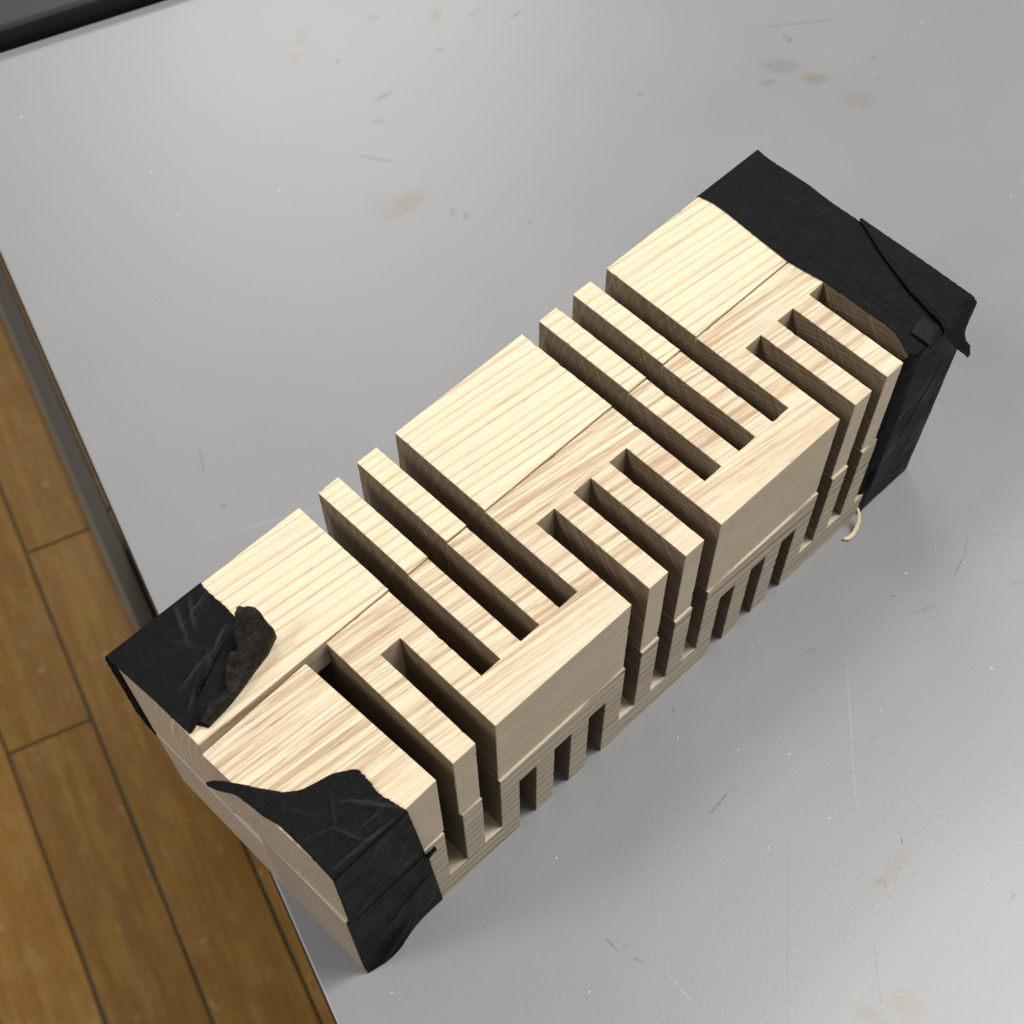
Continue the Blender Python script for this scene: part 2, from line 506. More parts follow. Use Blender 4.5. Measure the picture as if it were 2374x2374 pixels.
for f in bm.faces:
    if f.normal.z < 0.9: continue
    co = [v.co / MM for v in f.verts]
    x0, x1 = min(c.x for c in co), max(c.x for c in co)
    y0, y1 = min(c.y for c in co), max(c.y for c in co)
    ids = tuple(i for i, mk in enumerate(MARKS)
                if x0 - 1.3 * mk[2] - 2 < mk[0] < x1 + 1.3 * mk[2] + 2 and y0 - 1.3 * mk[2] - 2 < mk[1] < y1 + 1.3 * mk[2] + 2)
    if ids not in keys:
        keys[ids] = len(tops)
        tops.append(table_material([MARKS[i] for i in ids]))
    f.material_index = keys[ids]
top = from_bm('table_top', bm, tops, tb)
top.matrix_parent_inverse = tw.inverted()


def strip(name, prof, a0, a1, parent, mat):
    """profile in (n,z) extruded along a"""
    bm = bmesh.new()
    r0 = [bm.verts.new((n * MM, a0 * MM, z * MM)) for n, z in prof]
    r1 = [bm.verts.new((n * MM, a1 * MM, z * MM)) for n, z in prof]
    k = len(prof)
    for i in range(k):
        bm.faces.new((r0[i], r0[(i + 1) % k], r1[(i + 1) % k], r1[i]))
    bm.faces.new(r0[::-1]); bm.faces.new(r1)
    bmesh.ops.recalc_face_normals(bm, faces=list(bm.faces))
    return from_bm(name, bm, mat, parent)


prof = [(-0.05, -0.7)] + [(-0.05 - 0.75 * math.sin(math.pi * t / 8), -0.7 - 22.6 * t / 8) for t in range(1, 8)] + [(-0.05, -23.3)]
strip('edge_band', prof, -800, BACK - 0.5, tb, band_brown)
# splayed legs
def leg(n0, a0, n1, a1, hn=5.0, ha=70.0):
    bm = bmesh.new()
    vs = []
    for (n, a, z) in ((n1, a1, FLOOR_Z + 0.5), (n0, a0, -24.2)):
        vs.append([bm.verts.new(((n + dx * hn) * MM, (a + dy * ha) * MM, z * MM)) for dx, dy in ((-1, -1), (1, -1), (1, 1), (-1, 1))])
    for i in range(4):
        bm.faces.new((vs[0][i], vs[0][(i + 1) % 4], vs[1][(i + 1) % 4], vs[1][i]))
    bm.faces.new(vs[0][::-1]); bm.faces.new(vs[1])
    bmesh.ops.recalc_face_normals(bm, faces=list(bm.faces))
    bmesh.ops.bevel(bm, geom=[e for e in bm.edges if abs(e.verts[0].co.z - e.verts[1].co.z) > 0.1], offset=1.5 * MM, segments=2, affect='EDGES')
    from_bm('table_leg', bm, metal_black, tb)


# base rails of the legs on the floor, outer chamfer painted lighter as a highlight
RZ = FLOOR_Z
rail_prof = [(-40.0, RZ + 0.5), (-20.3, RZ + 0.5), (-20.3, RZ + 18.0), (-21.3, RZ + 19.0), (-35.6, RZ + 19.0), (-40.0, RZ + 15.0)]
edge_lit = plain('lit_rail_edge', (0.11, 0.092, 0.07), 0.5, 0.2, 0.01)
strip('rail_edge', [(-40.3, RZ + 14.0), (-35.6, RZ + 18.0), (-35.2, RZ + 19.3), (-40.5, RZ + 15.2)], 345.0, 1050.0, tb, edge_lit)
strip('foot_rail', rail_prof, 345.0, 1050.0, tb, board_grey)
strip('foot_rail', [(1250 - n, z) for n, z in rail_prof], 345.0, 1050.0, tb, board_grey)
LEG_A = 470.0
leg(30, LEG_A - 60, -14.5, LEG_A)
leg(1220, 120, 1255, 150)
leg(1220, -740, 1255, -760)
leg(30, -740, -14.5, -760)

# black bench pushed against the table's far edge
bb = empty('black_bench')
framed(bb, 0, BACK + 2.0, FLOOR_Z)
tag(bb, 'black bench top against the far edge of the grey table', 'bench')
H0 = -FLOOR_Z
from_bm('bench_top', box_bm((2, 0.6, H0 - 34), (900, 420, H0 + 7.5), 2.2, 3), bench_black, bb)
from_bm('bench_body', box_bm((40, 22, 0.5), (880, 400, H0 - 34)), metal_black, bb)


# ---------------------------------------------------------------- the four slotted bars
HTOP = 78.0
LEN = 238.9
PITCH, KERF = 13.43, 6.45
SLOTS = [(37.0 + PITCH * k - KERF / 2, 37.0 + PITCH * k + KERF / 2) for k in range(14)]
KIND = "FFSSSFFFSSSFFF"


def slotted_bar(name, lo, hi, axis, web_lo, web_hi, openlow, mat, x0=0.0, x1=LEN, first=0, seed=0):
    """bar along x; slots cut along `axis` (1=y, 2=z) from the low or the high side.
    openlow: the slot letter that opens on the low side.  Returns an Empty with end_block, fin and bridge parts."""
    root = empty(name, (0, 0, 0))
    other = 3 - axis
    a_br = [lo[axis], lo[axis] + web_lo, hi[axis] - web_hi, hi[axis]]
    xs = [x0]
    segs = []
    slots = [(s, KIND[i]) for i, s in enumerate(SLOTS) if i >= first]
    cur = x0
    for (s0, s1), k in slots:
        segs.append((cur, s0, None)); segs.append((s0, s1, k)); cur = s1
    segs.append((cur, x1, None))
    bm = bmesh.new()
    cache = {}
    rr = random.Random(seed)

    def V(x, a, b):
        key = (round(x, 3), round(a, 3), round(b, 3))
        if key not in cache:
            co = [0, 0, 0]
            co[0], co[axis], co[other] = x, a, b
            cache[key] = bm.verts.new(Vector(co) * MM)
        return cache[key]

    cells = set()
    for si, (sx0, sx1, k) in enumerate(segs):
        rows = range(3) if k is None else ([2] if k == openlow else [0])
        for r in rows:
            cells.add((si, r))
    b0, b1 = lo[other], hi[other]
    for (si, r) in cells:
        xa, xb = segs[si][0], segs[si][1]
        aa, ab = a_br[r], a_br[r + 1]
        bm.faces.new((V(xa, aa, b0), V(xb, aa, b0), V(xb, ab, b0), V(xa, ab, b0)))
        bm.faces.new((V(xa, aa, b1), V(xb, aa, b1), V(xb, ab, b1), V(xa, ab, b1)))
        if (si - 1, r) not in cells:
            bm.faces.new((V(xa, aa, b0), V(xa, ab, b0), V(xa, ab, b1), V(xa, aa, b1)))
        if (si + 1, r) not in cells:
            bm.faces.new((V(xb, aa, b0), V(xb, ab, b0), V(xb, ab, b1), V(xb, aa, b1)))
        if (si, r - 1) not in cells:
            bm.faces.new((V(xa, aa, b0), V(xb, aa, b0), V(xb, aa, b1), V(xa, aa, b1)))
        if (si, r + 1) not in cells:
            bm.faces.new((V(xa, ab, b0), V(xb, ab, b0), V(xb, ab, b1), V(xa, ab, b1)))
    bmesh.ops.recalc_face_normals(bm, faces=list(bm.faces))
    sharp = [e for e in bm.edges if len(e.link_faces) == 2 and e.calc_face_angle(0) > 0.5 and e.is_convex]
    # saw-cut arrises: slightly ragged, a few small chips
    long_ = [e for e in sharp if e.calc_length() > 4 * MM]
    fresh = set()
    for e in long_:
        n_cut = max(1, int(e.calc_length() / MM / 1.3))
        v_end = e.verts[1]
        cur = e
        for c_ in range(n_cut):
            v_start = cur.other_vert(v_end)
            cur_new, nv_ = bmesh.utils.edge_split(cur, v_start, 1.0 / (n_cut + 1 - c_))
            fresh.add(nv_)
            cur = next(q for q in nv_.link_edges if v_end in q.verts)
    bmesh.ops.inset_individual(bm, faces=list(bm.faces), thickness=0.55 * MM, use_even_offset=True)
    bm.normal_update()
    sharp = [e for e in bm.edges if len(e.link_faces) == 2 and e.calc_face_angle(0) > 0.5 and e.is_convex]
    sset = set(sharp)
    for v in bm.verts:
        le = [e for e in v.link_edges if e in sset]
        if len(le) != 2 or v not in fresh:
            continue
        d0 = (le[0].other_vert(v).co - v.co).normalized()
        d1 = (le[1].other_vert(v).co - v.co).normalized()
        if d0.dot(d1) > -0.9:
            continue
        amp = rr.random() ** 3 * 0.13
        if rr.random() < 0.03:
            amp = rr.uniform(0.18, 0.32)
        k_ = rr.uniform(0.2, 0.8)
        na, nb_ = le[0].link_faces[0].normal, le[0].link_faces[1].normal
        v.co -= (na * k_ + nb_ * (1 - k_)) * amp * MM
    bmesh.ops.bevel(bm, geom=sharp, offset=0.13 * MM, segments=1, profile=0.6, affect='EDGES')
    bm.normal_update()
    # split by x into end blocks, fins and bridges (open shells that meet vertex to vertex)
    groups = {}
    for f in bm.faces:
        cx = f.calc_center_median().x / MM
        for si, (sx0, sx1, k) in enumerate(segs):
            if cx <= sx1 or si == len(segs) - 1:
                break
        # bevel slivers on a fin's wall belong to the fin
        if k is not None and abs(f.normal.x) > 0.3:
            si = si - 1 if cx - sx0 < sx1 - cx else si + 1
        groups.setdefault(si, []).append(f)
    for si in sorted(groups):
        part = 'bridge' if segs[si][2] else ('end_block' if si in (0, len(segs) - 1) else 'fin')
        nb = bmesh.new()
        vm_ = {}
        for f in groups[si]:
            vs = []
            for v in f.verts:
                if v.index not in vm_ or True:
                    if v not in vm_:
                        vm_[v] = nb.verts.new(v.co)
                vs.append(vm_[v])
            try:
                nb.faces.new(vs)
            except ValueError:
                pass
        from_bm(part, nb, mat, root)
    bm.free()
    return root


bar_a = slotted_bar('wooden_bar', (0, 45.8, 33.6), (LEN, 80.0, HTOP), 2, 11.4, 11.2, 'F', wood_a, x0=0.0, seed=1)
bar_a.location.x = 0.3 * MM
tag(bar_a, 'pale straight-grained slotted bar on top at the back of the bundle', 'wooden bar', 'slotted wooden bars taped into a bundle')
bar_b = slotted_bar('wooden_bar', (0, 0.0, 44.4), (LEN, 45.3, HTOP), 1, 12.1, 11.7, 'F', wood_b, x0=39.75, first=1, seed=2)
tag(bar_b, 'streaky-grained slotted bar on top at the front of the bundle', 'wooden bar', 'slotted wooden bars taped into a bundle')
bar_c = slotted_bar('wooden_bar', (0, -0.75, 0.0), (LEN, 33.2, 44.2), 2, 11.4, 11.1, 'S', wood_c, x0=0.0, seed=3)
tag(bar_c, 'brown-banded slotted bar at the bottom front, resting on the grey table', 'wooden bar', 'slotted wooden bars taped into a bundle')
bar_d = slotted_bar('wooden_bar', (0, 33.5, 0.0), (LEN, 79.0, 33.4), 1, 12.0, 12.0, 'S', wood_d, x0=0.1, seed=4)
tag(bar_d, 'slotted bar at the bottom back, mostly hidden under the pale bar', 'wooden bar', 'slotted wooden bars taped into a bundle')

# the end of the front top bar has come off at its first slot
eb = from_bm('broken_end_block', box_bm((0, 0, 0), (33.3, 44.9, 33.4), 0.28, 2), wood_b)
eb.location = Vector((0.95, -1.35, 44.45)) * MM
eb.rotation_euler = (0, 0, math.radians(2.0))
tag(eb, 'loose streaky wood block under torn black tape, nearest the camera', 'wood block')

# ---------------------------------------------------------------- tape


def lerp_pts(pts, t):
    """pts: sorted list of (key, value)"""
    if t <= pts[0][0]:
        return pts[0][1]
    for (a, va), (b, vb) in zip(pts, pts[1:]):
        if t <= b:
            f = (t - a) / (b - a) if b > a else 0
            return va + (vb - va) * f
    return pts[-1][1]


def nz(x, y, z=0.0):
    return noise.noise(Vector((x, y, z)))


def seg_ridge(px, py, a, b, w, h):
    ax, ay = a; bx, by = b
    dx, dy = bx - ax, by - ay
    L2 = dx * dx + dy * dy
    t = max(0.0, min(1.0, ((px - ax) * dx + (py - ay) * dy) / L2))
    d2 = (px - ax - t * dx) ** 2 + (py - ay - t * dy) ** 2
    fade = 0.35 + 0.65 * math.sin(math.pi * min(max(t, 0.04), 0.96))
    return h * fade * math.exp(-d2 / (w * w))


def sheet(name, grid, thick, mats, parent=None, flip=False, wear_glint=None):
    """grid[j][i] of Vector (mm) -> thin closed sheet; slot 0 outside, slot 1 underside"""
    nv, nu = len(grid), len(grid[0])
    P = [p for row in grid for p in row]
    nr = []
    for j in range(nv):
        for i in range(nu):
            du = grid[j][min(i + 1, nu - 1)] - grid[j][max(i - 1, 0)]
            dv = grid[min(j + 1, nv - 1)][i] - grid[max(j - 1, 0)][i]
            n = du.cross(dv)
            if n.length < 1e-9:
                n = nr[-1].copy() if nr else Vector((0, 0, 1))
            n.normalize()
            nr.append(-n if flip else n)
    verts = [(p * MM) for p in P] + [((p - n * thick) * MM) for p, n in zip(P, nr)]
    K = nu * nv
    faces, mi = [], []
    for j in range(nv - 1):
        for i in range(nu - 1):
            a, b, c, d = j * nu + i, j * nu + i + 1, (j + 1) * nu + i + 1, (j + 1) * nu + i
            f = (a, b, c, d)
            g = (a + K, d + K, c + K, b + K)
            if flip:
                f, g = f[::-1], g[::-1]
            faces += [f, g]; mi += [0, 1]
    rim = [j for j in range(nu)] + [j * nu + nu - 1 for j in range(1, nv)] + [(nv - 1) * nu + i for i in range(nu - 2, -1, -1)] + [j * nu for j in range(nv - 2, 0, -1)]
    for q in range(len(rim)):
        a, b = rim[q], rim[(q + 1) % len(rim)]
        f = (a, a + K, b + K, b)
        faces.append(f[::-1] if flip else f); mi.append(0)
    me = bpy.data.meshes.new(name)
    me.from_pydata([tuple(v) for v in verts], [], faces)
    me.update()
    for p, k in zip(me.polygons, mi):
        p.material_index = k
        p.use_smooth = k == 0 or True
    if wear_glint:
        at_ = me.attributes.new('wear_glint', 'FLOAT', 'POINT')
        for i in range(2 * K):
            at_.data[i].value = wear_glint(P[i % K])
    o = link_mesh(name, me, mats, parent)
    return o


TM = [tape_black, tape_glue]


def frange(a, b, step):
    n = max(1, int(round(abs(b - a) / step)))
    return [a + (b - a) * i / n for i in range(n + 1)]


def edge_rag(v, amp, s):
    return amp * (nz(v * 0.9, s) + 0.6 * nz(v * 2.7, s + 9) + 0.35 * nz(v * 6.1, s + 20))


# --- torn tape over the loose end block: top, then down the front to the table
t3 = empty('black_tape', (12, -1, 0))
off3 = Vector((12, -1, 0))
tag(t3, 'torn black tape folded over the near front corner of the bundle', 'tape', 'pieces of black tape')
near3 = [(-1.4, 0.7), (3, 0.8), (10.8, 0.9), (17.3, 0.8), (22.2, -0.5), (26.3, -0.9), (30.8, -1.5), (35.1, -3.6), (38.0, -4.6), (38.9, -4.5)]
right3 = [(-0.9, 24.0), (3.4, 23.3), (6.2, 22.5), (8.9, 22.4), (13.1, 23.0), (15.6, 22.9), (16.5, 22.2), (17.3, 20.6), (19.1, 17.6), (19.7, 15.2), (20.1, 13.2), (20.7, 10.7), (23.2, 6.9), (27.5, 3.9), (32.6, 0.6), (36.0, -1.6), (37.9, -2.9), (38.9, -4.2)]
ridges_top = [((2, 1), (20, 0.3), 0.7, 0.55), ((9, 9), (12, 1), 0.6, 0.5), ((2, 11), (10, 8.5), 0.45, 0.35), ((10, 9), (14, 15), 0.5, 0.35),
              ((14, 13), (21, 6), 0.8, 0.5), ((17, 9), (23, 2), 0.8, 0.7), ((12, 4), (22, 4), 0.6, 0.35), ((4, 20), (8, 14), 0.8, 0.2)]
grid = []
for y in frange(38.9, 0.4, 0.4):
    xl = lerp_pts(near3, y) + edge_rag(y, 0.10, 3)
    xr = lerp_pts(right3, y) + edge_rag(y, 0.35, 5)
    if xr < xl + 0.3: xr = xl + 0.3
    row = []
    for i in range(49):
        x = xl + (xr - xl) * i / 48
        h = 0.42 + 0.16 * nz(x * 0.25, y * 0.25, 1) + 0.05 * nz(x * 1.1, y * 1.1, 2)
        for a, b, w, hh in ridges_top:
            h += 1.4 * seg_ridge(x, y, a, b, w, hh)
        if x < 0.7:                       # overhanging rim bends down
            h -= 0.14 * (0.7 - x) ** 1.7
        row.append(Vector((x, y - 1.0, HTOP + h)))
    grid.append(row)
frontR = [(0, 24.1), (20, 25.6), (35, 26.6), (36.5, 27.5), (45, 27.6), (60, 28.5), (78, 29.4)]
creases_f = [((0, 34.2), (30, 34.2), 0.8, -0.75), ((0, 32.6), (30, 32.6), 0.7, 0.15), ((15, 56), (26, 50), 0.8, 0.45), ((10, 60), (15, 56), 0.7, 0.35), ((6, 76), (16, 71), 1.1, 0.9), ((4, 74), (6, 66), 0.5, 0.2)]
r0 = 0.8
for th in (0.25, 0.55, 0.85):
    an = th * math.pi / 2
    row = []
    for i in range(49):
        xl = 0.7; xr = 24.05
        x = xl + (xr - xl) * i / 48
        row.append(Vector((x, -1.35 - r0 * math.sin(an) + 0.02 * x, HTOP + 0.35 - r0 * (1 - math.cos(an)) * 1.1 + 0.2 * seg_ridge(x, 0, (2, 1), (20, 0.3), 0.9, 0.5))))
    grid.append(row)
for v in frange(1.0, 77.6, 0.7):
    xl = 0.75 - 0.3 * v / 78 + edge_rag(v, 0.12, 11) - (0.4 if v > 34 else 0)
    xr = lerp_pts(frontR, v) + edge_rag(v, 0.10, 13)
    row = []
    for i in range(49):
        x = xl + (xr - xl) * i / 48
        base = -2.0 + 0.028 * x if v < 34.2 else -1.35
        b2 = -1.35
        k = min(1, max(0, (v - 33.4) / 1.6)); k = k * k * (3 - 2 * k)
        yb = (-2.0 + 0.025 * x) * (1 - k) + b2 * k
        o_ = 0.14 * nz(x * 0.2, v * 0.2, 5) + 0.04 * nz(x, v, 6)
        for a, b, w, hh in creases_f:
            o_ += seg_ridge(x, v, a, b, w, hh)
        flare = max(0, (v - 69) / 8.6) ** 1.8 * 2.3 * math.exp(-((x - 8) / 8.0) ** 2)
        row.append(Vector((x, yb - o_ - flare, HTOP - v)))
    grid.append(row)
grid = [[p - off3 for p in r] for r in grid]


def wear_glint3(p):
    q = p + off3
    if q.z > HTOP:
        s = sum(seg_ridge(q.x, q.y + 1.0, a, b, w * 0.6, hh) for a, b, w, hh in ridges_top)
    else:
        s = sum(max(0, seg_ridge(q.x, HTOP - q.z, a, b, w * 0.6, hh)) for a, b, w, hh in creases_f) * 0.4
    return min(1.0, max(0.0, s * 0.8))


sheet('tape_strip', grid, 0.22, TM, t3, flip=True, wear_glint=wear_glint3)
# little rolled nub where the crease leaves the tape edge
bm = bmesh.new()
ring = []
for k, (x, r_) in enumerate(((26.3, 0.75), (27.4, 0.85), (28.4, 0.75), (29.4, 0.8))):
    ring.append([bm.verts.new((Vector((x, -2.0 + r_ * math.cos(t * math.pi / 4) * 0.8, 43.2 + 0.25 * k + r_ * math.sin(t * math.pi / 4) * (1.25 + 0.1 * (k % 2)))) - off3) * MM) for t in range(8)])
for a, b in zip(ring, ring[1:]):
    for t in range(8):
        bm.faces.new((a[t], a[(t + 1) % 8], b[(t + 1) % 8], b[t]))
bm.faces.new(ring[0][::-1]); bm.faces.new(ring[-1])
bmesh.ops.recalc_face_normals(bm, faces=list(bm.faces))
from_bm('rolled_edge', bm, tape_black, t3, smooth=True)

# --- tape over the near end of the back bar, its torn end curled back
t2 = empty('black_tape', (12, 80, 0))
off2 = Vector((12, 80, 0))
tag(t2, 'black tape on the near end of the back bar, torn end curled up', 'tape', 'pieces of black tape')
left2 = [(49.4, 0.6), (55, 0.3), (62.3, 0.2), (72, -0.4), (80.3, -1.0)]
right2 = [(49.4, 2.2), (50.4, 4.2), (54, 7.0), (56.3, 8.8), (57.5, 11.8), (60.0, 16.8), (62.1, 22.3), (63.6, 26.0), (64.8, 28.4), (69.9, 28.8), (77.3, 28.4), (80.3, 28.8)]
ridges2 = [((20, 79.5), (16, 69), 0.8, 0.5), ((24, 79), (19, 70), 0.7, 0.42), ((28, 77), (20, 74), 0.6, 0.35), ((6, 60), (17, 63), 0.7, 0.4), ((14, 58), (18, 64), 0.7, 0.4),
           ((18, 62), (25, 66), 0.8, 0.6), ((4, 54), (9, 58), 0.7, 0.35), ((13, 72), (17, 66), 0.9, 0.22)]
grid = []
for y in frange(49.4, 79.4, 0.4):
    xl = lerp_pts(left2, y) + edge_rag(y, 0.12, 31)
    xr = max(xl + 0.3, lerp_pts(right2, y) + edge_rag(y, 0.22, 33))
    row = []
    for i in range(53):
        x = xl + (xr - xl) * i / 52
        h = 0.40 + 0.14 * nz(x * 0.22, y * 0.22, 11) + 0.04 * nz(x * 1.2, y * 1.2, 12)
        for a, b, w, hh in ridges2:
            h += 1.4 * seg_ridge(x, y, a, b, w, hh)
        if y < 63:                          # lifts towards the crumpled end
            h += 0.9 * max(0.0, 1 - (xr - x) / 4.0) ** 2
        row.append(Vector((x, y, HTOP + h)))
    grid.append(row)
for th in (0.3, 0.65, 1.0):
    an = th * math.pi / 2
    grid.append([Vector((-1.0 + 29.8 * i / 52, 79.7 + 0.75 * math.sin(an), HTOP + 0.4 - 0.9 * (1 - math.cos(an)))) for i in range(53)])
for v in frange(1.6, 66, 1.2):
    xl = -1.2 + edge_rag(v, 0.25, 41) + 3.0 * max(0, (v - 30) / 30) ** 1.5
    xr = 28.8 + edge_rag(v, 0.15, 43)
    grid.append([Vector((xl + (xr - xl) * i / 52, 80.45 + 0.12 * nz(i * 0.3, v * 0.3, 14), HTOP - v)) for i in range(53)])
grid = [[p - off2 for p in r] for r in grid]


def wear_glint2(p):
    q = p + off2
    if q.y > 79.6: return 0.0
    return min(1.0, sum(seg_ridge(q.x, q.y, a, b, w * 0.7, hh) for a, b, w, hh in ridges2) * 0.9)


sheet('tape_strip', grid, 0.22, TM, t2, flip=False, wear_glint=wear_glint2)

crease = [(0.0, Vector((3.4, 50.2, 78.5))), (0.2, Vector((8.0, 55.8, 78.6))), (0.5, Vector((15.0, 59.2, 78.9))), (0.8, Vector((23.5, 62.5, 79.3))), (1.0, Vector((28.3, 64.4, 79.6)))]
foldl = [(0.0, Vector((4.6, 47.9, 78.35))), (0.3, Vector((13.0, 49.6, 78.4))), (0.65, Vector((22.2, 52.2, 78.6))), (0.85, Vector((27.2, 53.4, 78.9))), (1.0, Vector((31.4, 55.2, 79.4)))]
torn = [(0.0, Vector((4.2, 50.0, 79.0))), (0.15, Vector((7.2, 51.6, 80.2))), (0.35, Vector((12.6, 53.0, 81.5))), (0.6, Vector((19.5, 56.6, 84.0))), (0.8, Vector((25.0, 59.3, 86.6))), (1.0, Vector((30.4, 61.6, 87.6)))]


def lerp_vec(pts, t):
    return Vector([lerp_pts([(k, v[c]) for k, v in pts], t) for c in range(3)])


grid = []
ns, nt = 70, 40
for j in range(ns + 1):
    s = j / ns
    c_, f_, e_ = lerp_vec(crease, s), lerp_vec(foldl, s), lerp_vec(torn, s)
    jag = 0.16 * nz(s * 5, 3.1) + 0.07 * nz(s * 14, 7.7) + 0.035 * nz(s * 47, 1.7)
    bite = 0.5 * math.exp(-((s - 0.36) / 0.13) ** 2) + 0.38 * math.exp(-((s - 0.66) / 0.06) ** 2)
    e_ = f_ + (e_ - f_) * (1.0 - bite + 1.6 * jag - 0.25 * max(0, (s - 0.9) / 0.1) ** 2)
    out = (f_ - c_); out.z = 0
    p1 = f_ + out * 0.10 + Vector((0, 0, -0.05))
    row = []
    for i in range(nt + 1):
        t = i / nt
        if t < 0.4:
            k = t / 0.4
            p = c_.lerp(p1, k)
            p.z = c_.z + (f_.z - c_.z) * k - 0.2 * math.sin(math.pi * k) * (1 if s > 0.1 else 0.3)
            p.z = max(p.z, HTOP + 0.3)
        else:
            k = (t - 0.4) / 0.6
            q0, q1, q2 = p1, f_ + out * 0.18 + Vector((0, 0, 1.0 + 1.6 * s)), e_
            p = q0 * (1 - k) ** 2 + q1 * 2 * k * (1 - k) + q2 * k * k
            wv = 1.1 * nz(s * 3.2, k * 1.1, 4) + 1.3 * abs(nz(s * 7.5, k * 2.2, 14)) + 0.3 * nz(s * 20, k * 5, 8)
            p = p + Vector((0.75, -0.35, 0.75)) * wv * (0.3 + 0.9 * k)
            p.z += 1.0 * math.sin(math.pi * k) * (0.3 + s) + 0.55 * k * math.sin(k * 11 + 3.0 * nz(s * 3, 2.0) + s * 5)
            p.z += 2.2 * k * s * s
            p.z = max(p.z, HTOP + 0.35)
        row.append(p - off2)
    grid.append(row)
sheet('curled_end', grid, 0.22, TM, t2, flip=False)

# --- tape band round the far end
t1 = empty('black_tape', (226, 40, 0))
off1 = Vector((226, 40, 0))
tag(t1, 'wide black tape band wrapped round the far end of the bundle', 'tape', 'pieces of black tape')
left1 = [(-0.4, 210.8), (2.0, 211.6), (4.0, 212.6), (7.6, 214.4), (11.9, 214.6), (18.0, 214.6), (26.9, 214.6), (34.0, 214.5), (39.3, 213.7), (45.6, 213.0), (56.0, 213.5), (65.0, 214.1), (70, 214.4), (75, 214.4), (80.4, 213.3)]
right1 = [(-0.4, 239.5), (20, 239.5), (28.5, 239.3), (41.3, 239.1), (50.2, 238.9), (61.3, 239.5), (70, 239.1), (76.4, 239.0), (79, 239.4), (80.4, 239.6)]
ridges1 = [((215, 68), (219, 30), 0.5, 0.28), ((217, 35), (219, 5), 0.6, 0.42), ((219, 28), (222, 2), 0.5, 0.3), ((215.5, 14), (221, 1), 0.7, 0.5), ((233, 70), (237, 46), 1.2, 0.25)]
grid = []
NU = 45
for z in frange(0.3, 77.0, 0.8):
    xl = 209.4 + edge_rag(z, 0.2, 51)
    xr = 238.0 + 1.4 * z / 78 + edge_rag(z, 0.12, 53)
    row = []
    for i in range(NU):
        x = xl + (xr - xl) * (i / (NU - 1))
        y = -1.25
        if x < 215.2:
            y += 0.14 * (215.2 - x) ** 1.9 * (0.6 + 0.4 * math.sin(math.pi * min(1, z / 60))) - 0.15
        y -= 0.15 * nz(x * 0.2, z * 0.12, 21) + 0.04 * nz(x, z, 22)
        y -= seg_ridge(x, z, (214.6, 0), (215.2, 78), 0.5, 0.35) + seg_ridge(x, z, (222, 30), (233, 62), 0.7, 0.35) + seg_ridge(x, z, (226, 12), (232, 30), 0.8, 0.25)
        y += seg_ridge(x, z, (213, 15), (213.6, 26), 0.9, 1.4)
        row.append(Vector((x, y, z)))
    grid.append(row)
for th in (0.3, 0.65, 1.0):
    an = th * math.pi / 2
    grid.append([Vector((210.8 + 28.7 * i / (NU - 1), -0.45 - 0.8 * math.cos(an) + (1.2 if i < 4 else 0) * (1 - i / 4), HTOP - 0.4 + 0.8 * math.sin(an))) for i in range(NU)])
for y in frange(0.2, 79.4, 0.6):
    xl = lerp_pts(left1, y) + edge_rag(y, 0.10, 61)
    xr = lerp_pts(right1, y) + edge_rag(y, 0.14, 63)
    row = []
    for i in range(NU):
        x = xl + (xr - xl) * i / (NU - 1)
        h = 0.42 + 0.10 * nz(x * 0.2, y * 0.2, 24) + 0.03 * nz(x, y, 25)
        for a, b, w, hh in ridges1:
            h += seg_ridge(x, y, a, b, w, hh)
        row.append(Vector((x, y, HTOP + h)))
    grid.append(row)
for th in (0.3, 0.65, 1.0):
    an = th * math.pi / 2
    grid.append([Vector((213.3 + 26.3 * i / (NU - 1), 79.7 + 0.75 * math.sin(an), HTOP + 0.42 - 0.9 * (1 - math.cos(an)))) for i in range(NU)])
for z in frange(76.5, 0.3, 1.5):
    xr = 239.4 + edge_rag(z, 0.1, 71)
    grid.append([Vector((213.3 + (xr - 213.3) * i / (NU - 1), 80.45 + 0.1 * nz(i * 0.3, z * 0.3), z)) for i in range(NU)])
grid = [[p - off1 for p in r] for r in grid]
sheet('tape_band', grid, 0.22, TM, t1, flip=False)

# second layer folded across the corner, its pinched tip standing out
foldA = [(-11.5, 221.2), (-8.0, 221.4), (-3.1, 223.0), (0.8, 225.2), (13.9, 228.1), (28.1, 233.2), (36, 236.8), (41.0, 239.0)]
foldB = [(-11.5, 222.6), (-9.6, 225.2), (-7.5, 226.0), (-5.5, 228.2), (-3.5, 232.0), (-1.5, 236.0), (-0.3, 239.6), (20, 239.9), (41.0, 239.8)]
grid = []
for y in frange(41.0, -11.5, 0.5):
    xl = lerp_pts(foldA, y) + edge_rag(y, 0.12, 81)
    xr = lerp_pts(foldB, y) + edge_rag(y, 0.15, 83)
    row = []
    for i in range(31):
        f = i / 30
        x = xl + (xr - xl) * f
        h = 1.05 + 0.10 * nz(x * 0.25, y * 0.25, 91) + 0.55 * math.exp(-((x - xl) / 1.3) ** 2) * (0.4 + 0.6 * min(1, max(0, (30 - y) / 20)))
        h += seg_ridge(x, y, (226, 3), (236, 1.5), 0.7, 0.5) + seg_ridge(x, y, (228, 8), (237, 0), 0.8, 0.6)
        p = Vector((x, y, HTOP + h))
        if y < 1.0:                          # leaves the corner and droops
            k = 1.0 - y
            dz = 0.035 * k * k + 0.30 * k * (0.25 + 0.75 * f)
            p.z -= dz
            p.x += 0.80 * dz
            p.y += 0.30 * dz
            p.z += 0.5 * math.sin(f * 6.0 + y * 0.4) * min(1, k / 3)
        row.append(p - off1)
    grid.append(row)
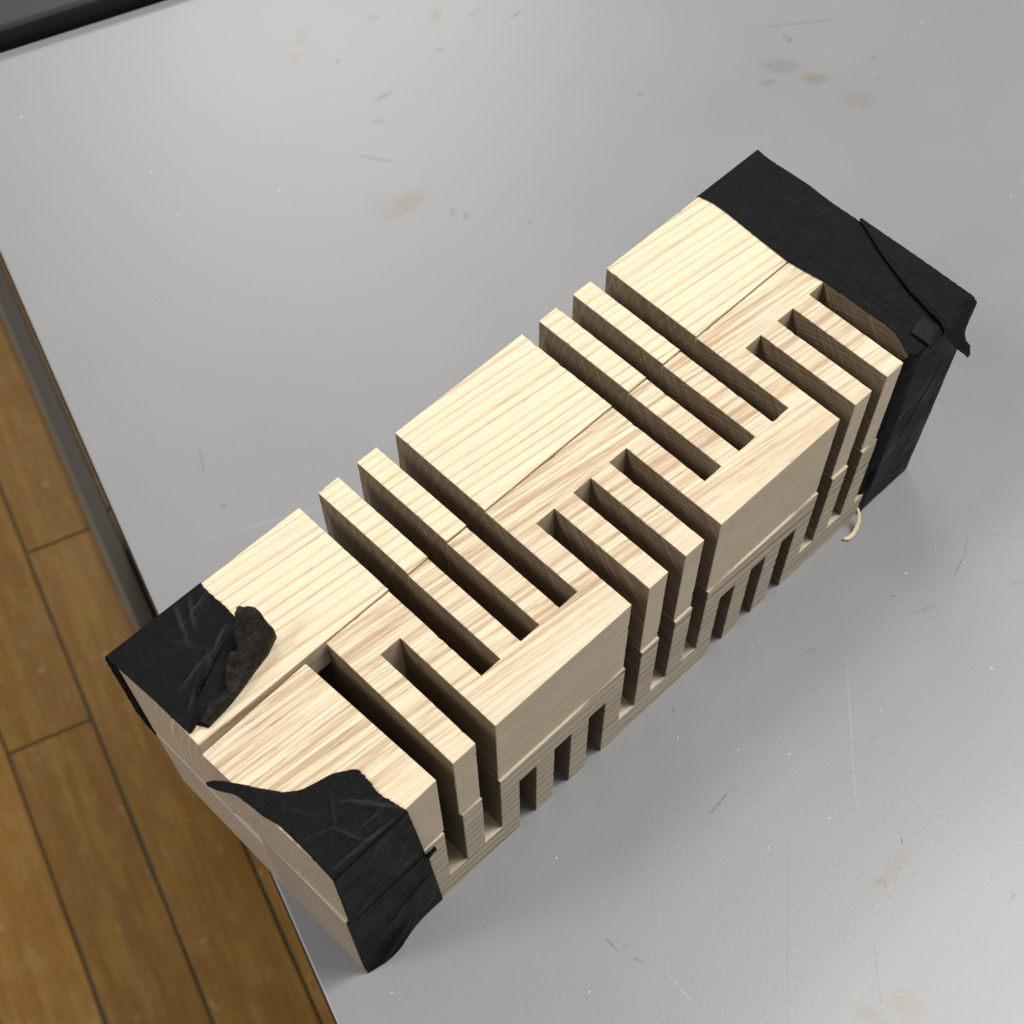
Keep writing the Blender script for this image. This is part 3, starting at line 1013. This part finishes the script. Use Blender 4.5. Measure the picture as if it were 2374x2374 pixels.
sheet('folded_flap', grid, 0.25, TM, t1, flip=True)
# scrap tucked under the flap at the front corner
grid = []
for j in range(13):
    s = j / 12
    row = []
    for i in range(13):
        t = i / 12
        x = 217.0 + 7.5 * t + edge_rag(s * 6, 0.15, 95)
        y = 5.0 - 7.5 * s + 1.2 * t
        z = HTOP + 1.1 + 0.4 * math.sin(t * 3 + s) - (2.2 * max(0, s - 0.75) * 4 * 0.6)
        row.append(Vector((x, y, z)) - off1)
    grid.append(row)
sheet('tape_scrap', grid, 0.22, [tape_mat('tape_scuffed', (0.008, 0.008, 0.008), (0.022, 0.022, 0.021), 0.5, (0.05, 0.05, 0.05)), tape_glue], t1, flip=True)

# ---------------------------------------------------------------- small loose things
# curled shaving leaning at the far foot
path = [Vector(p) for p in ((210.6, -1.6, 6.5), (210.2, -3.0, 5.2), (209.2, -4.2, 3.6), (207.6, -5.0, 2.2), (205.6, -5.4, 1.2), (203.6, -5.3, 0.8), (202.2, -4.2, 0.6))]
pts = []
for a, b in zip(path, path[1:]):
    for k in range(4):
        pts.append(a.lerp(b, k / 4))
pts.append(path[-1])
grid = []
for k, p in enumerate(pts):
    w = 0.75 * math.sin(math.pi * (k + 1.5) / (len(pts) + 2)) ** 0.5 + 0.15
    tdir = (pts[min(k + 1, len(pts) - 1)] - pts[max(k - 1, 0)]).normalized()
    sd = tdir.cross(Vector((0.3, -0.5, 0.8))).normalized()
    grid.append([p + sd * w * (i - 2) / 2 + Vector((0, 0, 0.25 * math.cos((i - 2) * 0.8))) - Vector((206, -4, 0)) for i in range(5)])
shav_mat = plain('shaving_wood', (0.70, 0.58, 0.38), 0.6, 0.2, 0.8)
sv = sheet('wood_shaving', grid, 0.2, [shav_mat, shav_mat])
sv.location = Vector((206, -4, 0)) * MM
tag(sv, 'pale curled wood shaving at the foot of the far black tape', 'wood shaving')

# flecks of sawdust
bm = bmesh.new()
rr = random.Random(5)


def fleck(x, y, L, w):
    an = rr.uniform(0, math.pi)
    ca, sa = math.cos(an), math.sin(an)
    vs = []
    for (u, v) in ((-1, -0.5), (0.2, -1), (1, 0), (0.1, 1)):
        X, Y = u * L / 2, v * w / 2
        vs.append(Vector((x + X * ca - Y * sa, y + X * sa + Y * ca, 0)))
    lo_ = [bm.verts.new(Vector((v.x, v.y, 0.03)) * MM) for v in vs]
    hi_ = [bm.verts.new(Vector((v.x, v.y, 0.12 + rr.uniform(0, 0.12))) * MM) for v in vs]
    bm.faces.new(hi_); bm.faces.new(lo_[::-1])
    for i in range(4):
        bm.faces.new((lo_[i], lo_[(i + 1) % 4], hi_[(i + 1) % 4], hi_[i]))


for (x, y) in FLECKS:
    fleck(x, y, rr.uniform(0.6, 1.6), rr.uniform(0.15, 0.4))
for k in range(90):
    x, y = rr.uniform(-20, 420), rr.uniform(-150, 330)
    if (-3 < x < 242 and -3 < y < 83): continue
    if (Vector((x, y, 0)) - E0).dot(NV) < 6 or (Vector((x, y, 0)) - E0).dot(AV) > BACK - 4: continue
    fleck(x, y, rr.uniform(0.15, 0.4), rr.uniform(0.1, 0.2))
sd = from_bm('sawdust', bm, dust_white)
tag(sd, 'fine pale sawdust flecks scattered over the grey table', 'sawdust', kind='stuff')
